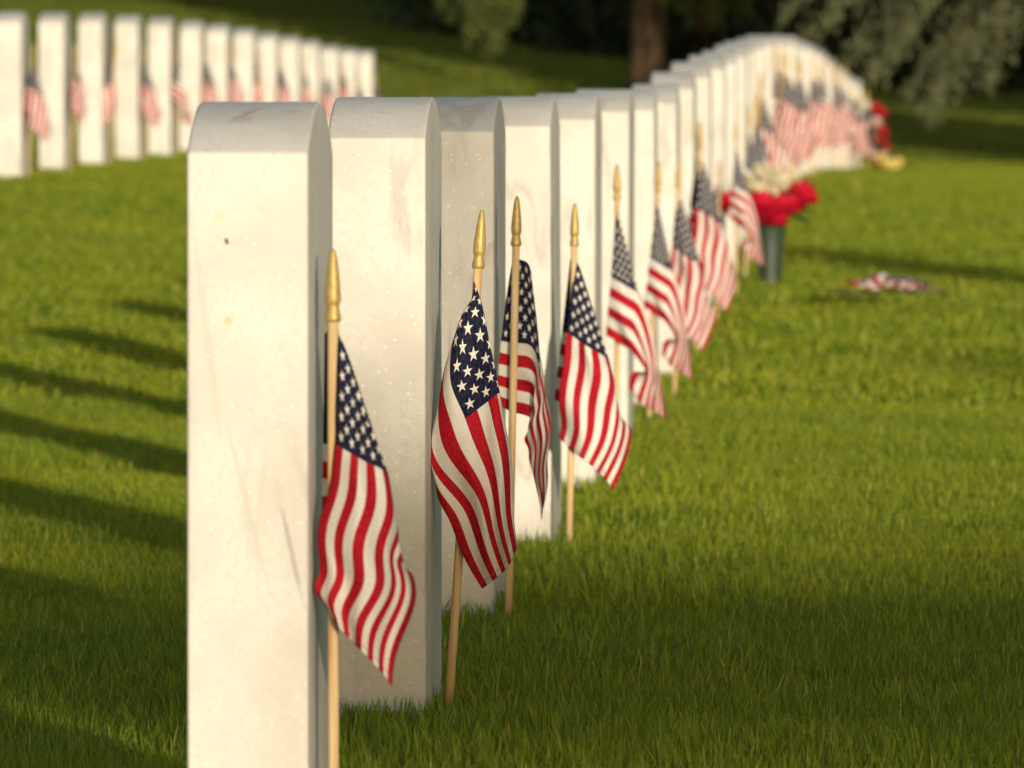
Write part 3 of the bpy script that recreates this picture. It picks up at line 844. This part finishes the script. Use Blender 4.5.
def gb(x, y): return (x, y, gz(x, y))
# spruce at the right whose low boughs hang into the picture
tips = [(924, 112, 61.5), (908, 96, 62), (940, 96, 62.5), (862, 76, 62), (842, 62, 62.4), (806, 34, 63.2), (780, 14, 64), (884, 52, 62), (985, 84, 62.3), (1040, 60, 63), (958, 40, 63), (830, 10, 63), (1000, 22, 62.5)]
conifer('grey-green spruce at the right edge with low drooping boughs', gb(4.3, 65.5), 9.0, 2.6, 3.6, 9000, .16, M_SPRUCE, 21, .2, [tuple(at(*q)) for q in tips])
# tree with the sunlit trunk and light green hanging boughs
tips2 = [(487, 50, 72), (500, 38, 72.3), (470, 34, 72), (455, 18, 72.4), (482, 14, 72), (512, 14, 72.5), (440, 4, 72.6), (690, 12, 71.5), (715, 18, 71.2), (745, 8, 71.3), (665, 0, 71.6)]
bt = at(648, 60, 72.5)
conifer('conifer with a brown trunk half lit by the sun behind the right row', gb(bt.x, 72.5), 11.0, 2.7, 3.2, 8000, .17, M_LIME, 22, .145, [tuple(at(*q)) for q in tips2], root=.88, lift=1.0)
# dark evergreens closing the view, in deep shade
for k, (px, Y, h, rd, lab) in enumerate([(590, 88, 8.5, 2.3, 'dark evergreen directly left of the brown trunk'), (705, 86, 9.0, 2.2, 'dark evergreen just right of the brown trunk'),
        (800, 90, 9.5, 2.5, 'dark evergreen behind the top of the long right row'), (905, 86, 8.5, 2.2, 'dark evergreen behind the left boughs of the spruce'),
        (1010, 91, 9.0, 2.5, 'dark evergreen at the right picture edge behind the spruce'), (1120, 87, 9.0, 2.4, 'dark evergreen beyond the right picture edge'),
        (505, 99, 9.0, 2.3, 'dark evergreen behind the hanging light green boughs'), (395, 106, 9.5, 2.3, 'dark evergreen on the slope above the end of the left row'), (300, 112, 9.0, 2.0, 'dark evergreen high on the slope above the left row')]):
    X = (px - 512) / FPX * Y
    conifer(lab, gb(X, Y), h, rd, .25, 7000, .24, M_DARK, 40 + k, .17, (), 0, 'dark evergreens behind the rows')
# trees right of and behind the camera: they throw the shade seen in the picture
for k, (x, y, h) in enumerate([(13.2, 30, 11.0), (16.8, 31, 11.5), (19.7, 30, 11.0), (22.6, 31.5, 11.5)]):
    broadleaf(f'{["nearest","second","third","outermost"][k]} leafy tree of the group far right of the lawn', gb(x, y), h, 3.7, 2.35, 14000, .42, 60 + k, .17, (), 'leafy trees right of the lawn')
broadleaf('leafy tree behind the camera with low level limbs', gb(8.16, -22.5), 11.5, 7.2, 2.3, 6000, .36, 71, .085,
          [((.75, 0, 3.52), (1.15, .5, .175), 3400), ((2.9, 0, 3.52), (1.1, .5, .175), 3200), ((-.44, 0, 3.51), (.36, .5, .16), 1100)])
for k, (xx, hh, lab) in enumerate([(9.70, 4.15, 'taller slim young tree with a bare trunk'), (8.10, 3.1, 'shorter slim young tree with a bare trunk')]):
    broadleaf(lab, gb(xx, -8), hh, hh - .55, .22, 420, .12, 80 + k, .12, (), 'slim young trees near the camera')

# ------------------------------------------------------------------ light
sun_d = bpy.data.lights.new('sun', 'SUN'); sun = bpy.data.objects.new('sun', sun_d); COL.objects.link(sun)
dv = Vector(SUN_T).normalized()
sun.rotation_euler = dv.to_track_quat('-Z', 'Y').to_euler()
sun_d.energy = 4.15; sun_d.angle = math.radians(.53); sun_d.color = (1.0, .875, .70)
w = bpy.data.worlds.new('World'); SC.world = w; w.use_nodes = True
nt = w.node_tree; nt.nodes.clear()
sky = nt.nodes.new('ShaderNodeTexSky'); sky.sky_type = 'NISHITA'; sky.sun_disc = False
sky.sun_elevation = math.asin(-dv.z); sky.sun_rotation = math.atan2(-dv.x, -dv.y)
bg = nt.nodes.new('ShaderNodeBackground'); bg.inputs[1].default_value = .15
wo = nt.nodes.new('ShaderNodeOutputWorld')
nt.links.new(sky.outputs[0], bg.inputs[0]); nt.links.new(bg.outputs[0], wo.inputs[0])

SC.render.engine = 'CYCLES'
SC.cycles.max_bounces = 6; SC.cycles.diffuse_bounces = 3; SC.cycles.transparent_max_bounces = 4
SC.view_settings.view_transform = 'Standard'; SC.view_settings.look = 'None'
SC.view_settings.exposure = 0.20; SC.view_settings.gamma = 1.0
SC.render.resolution_x = 1024; SC.render.resolution_y = 768
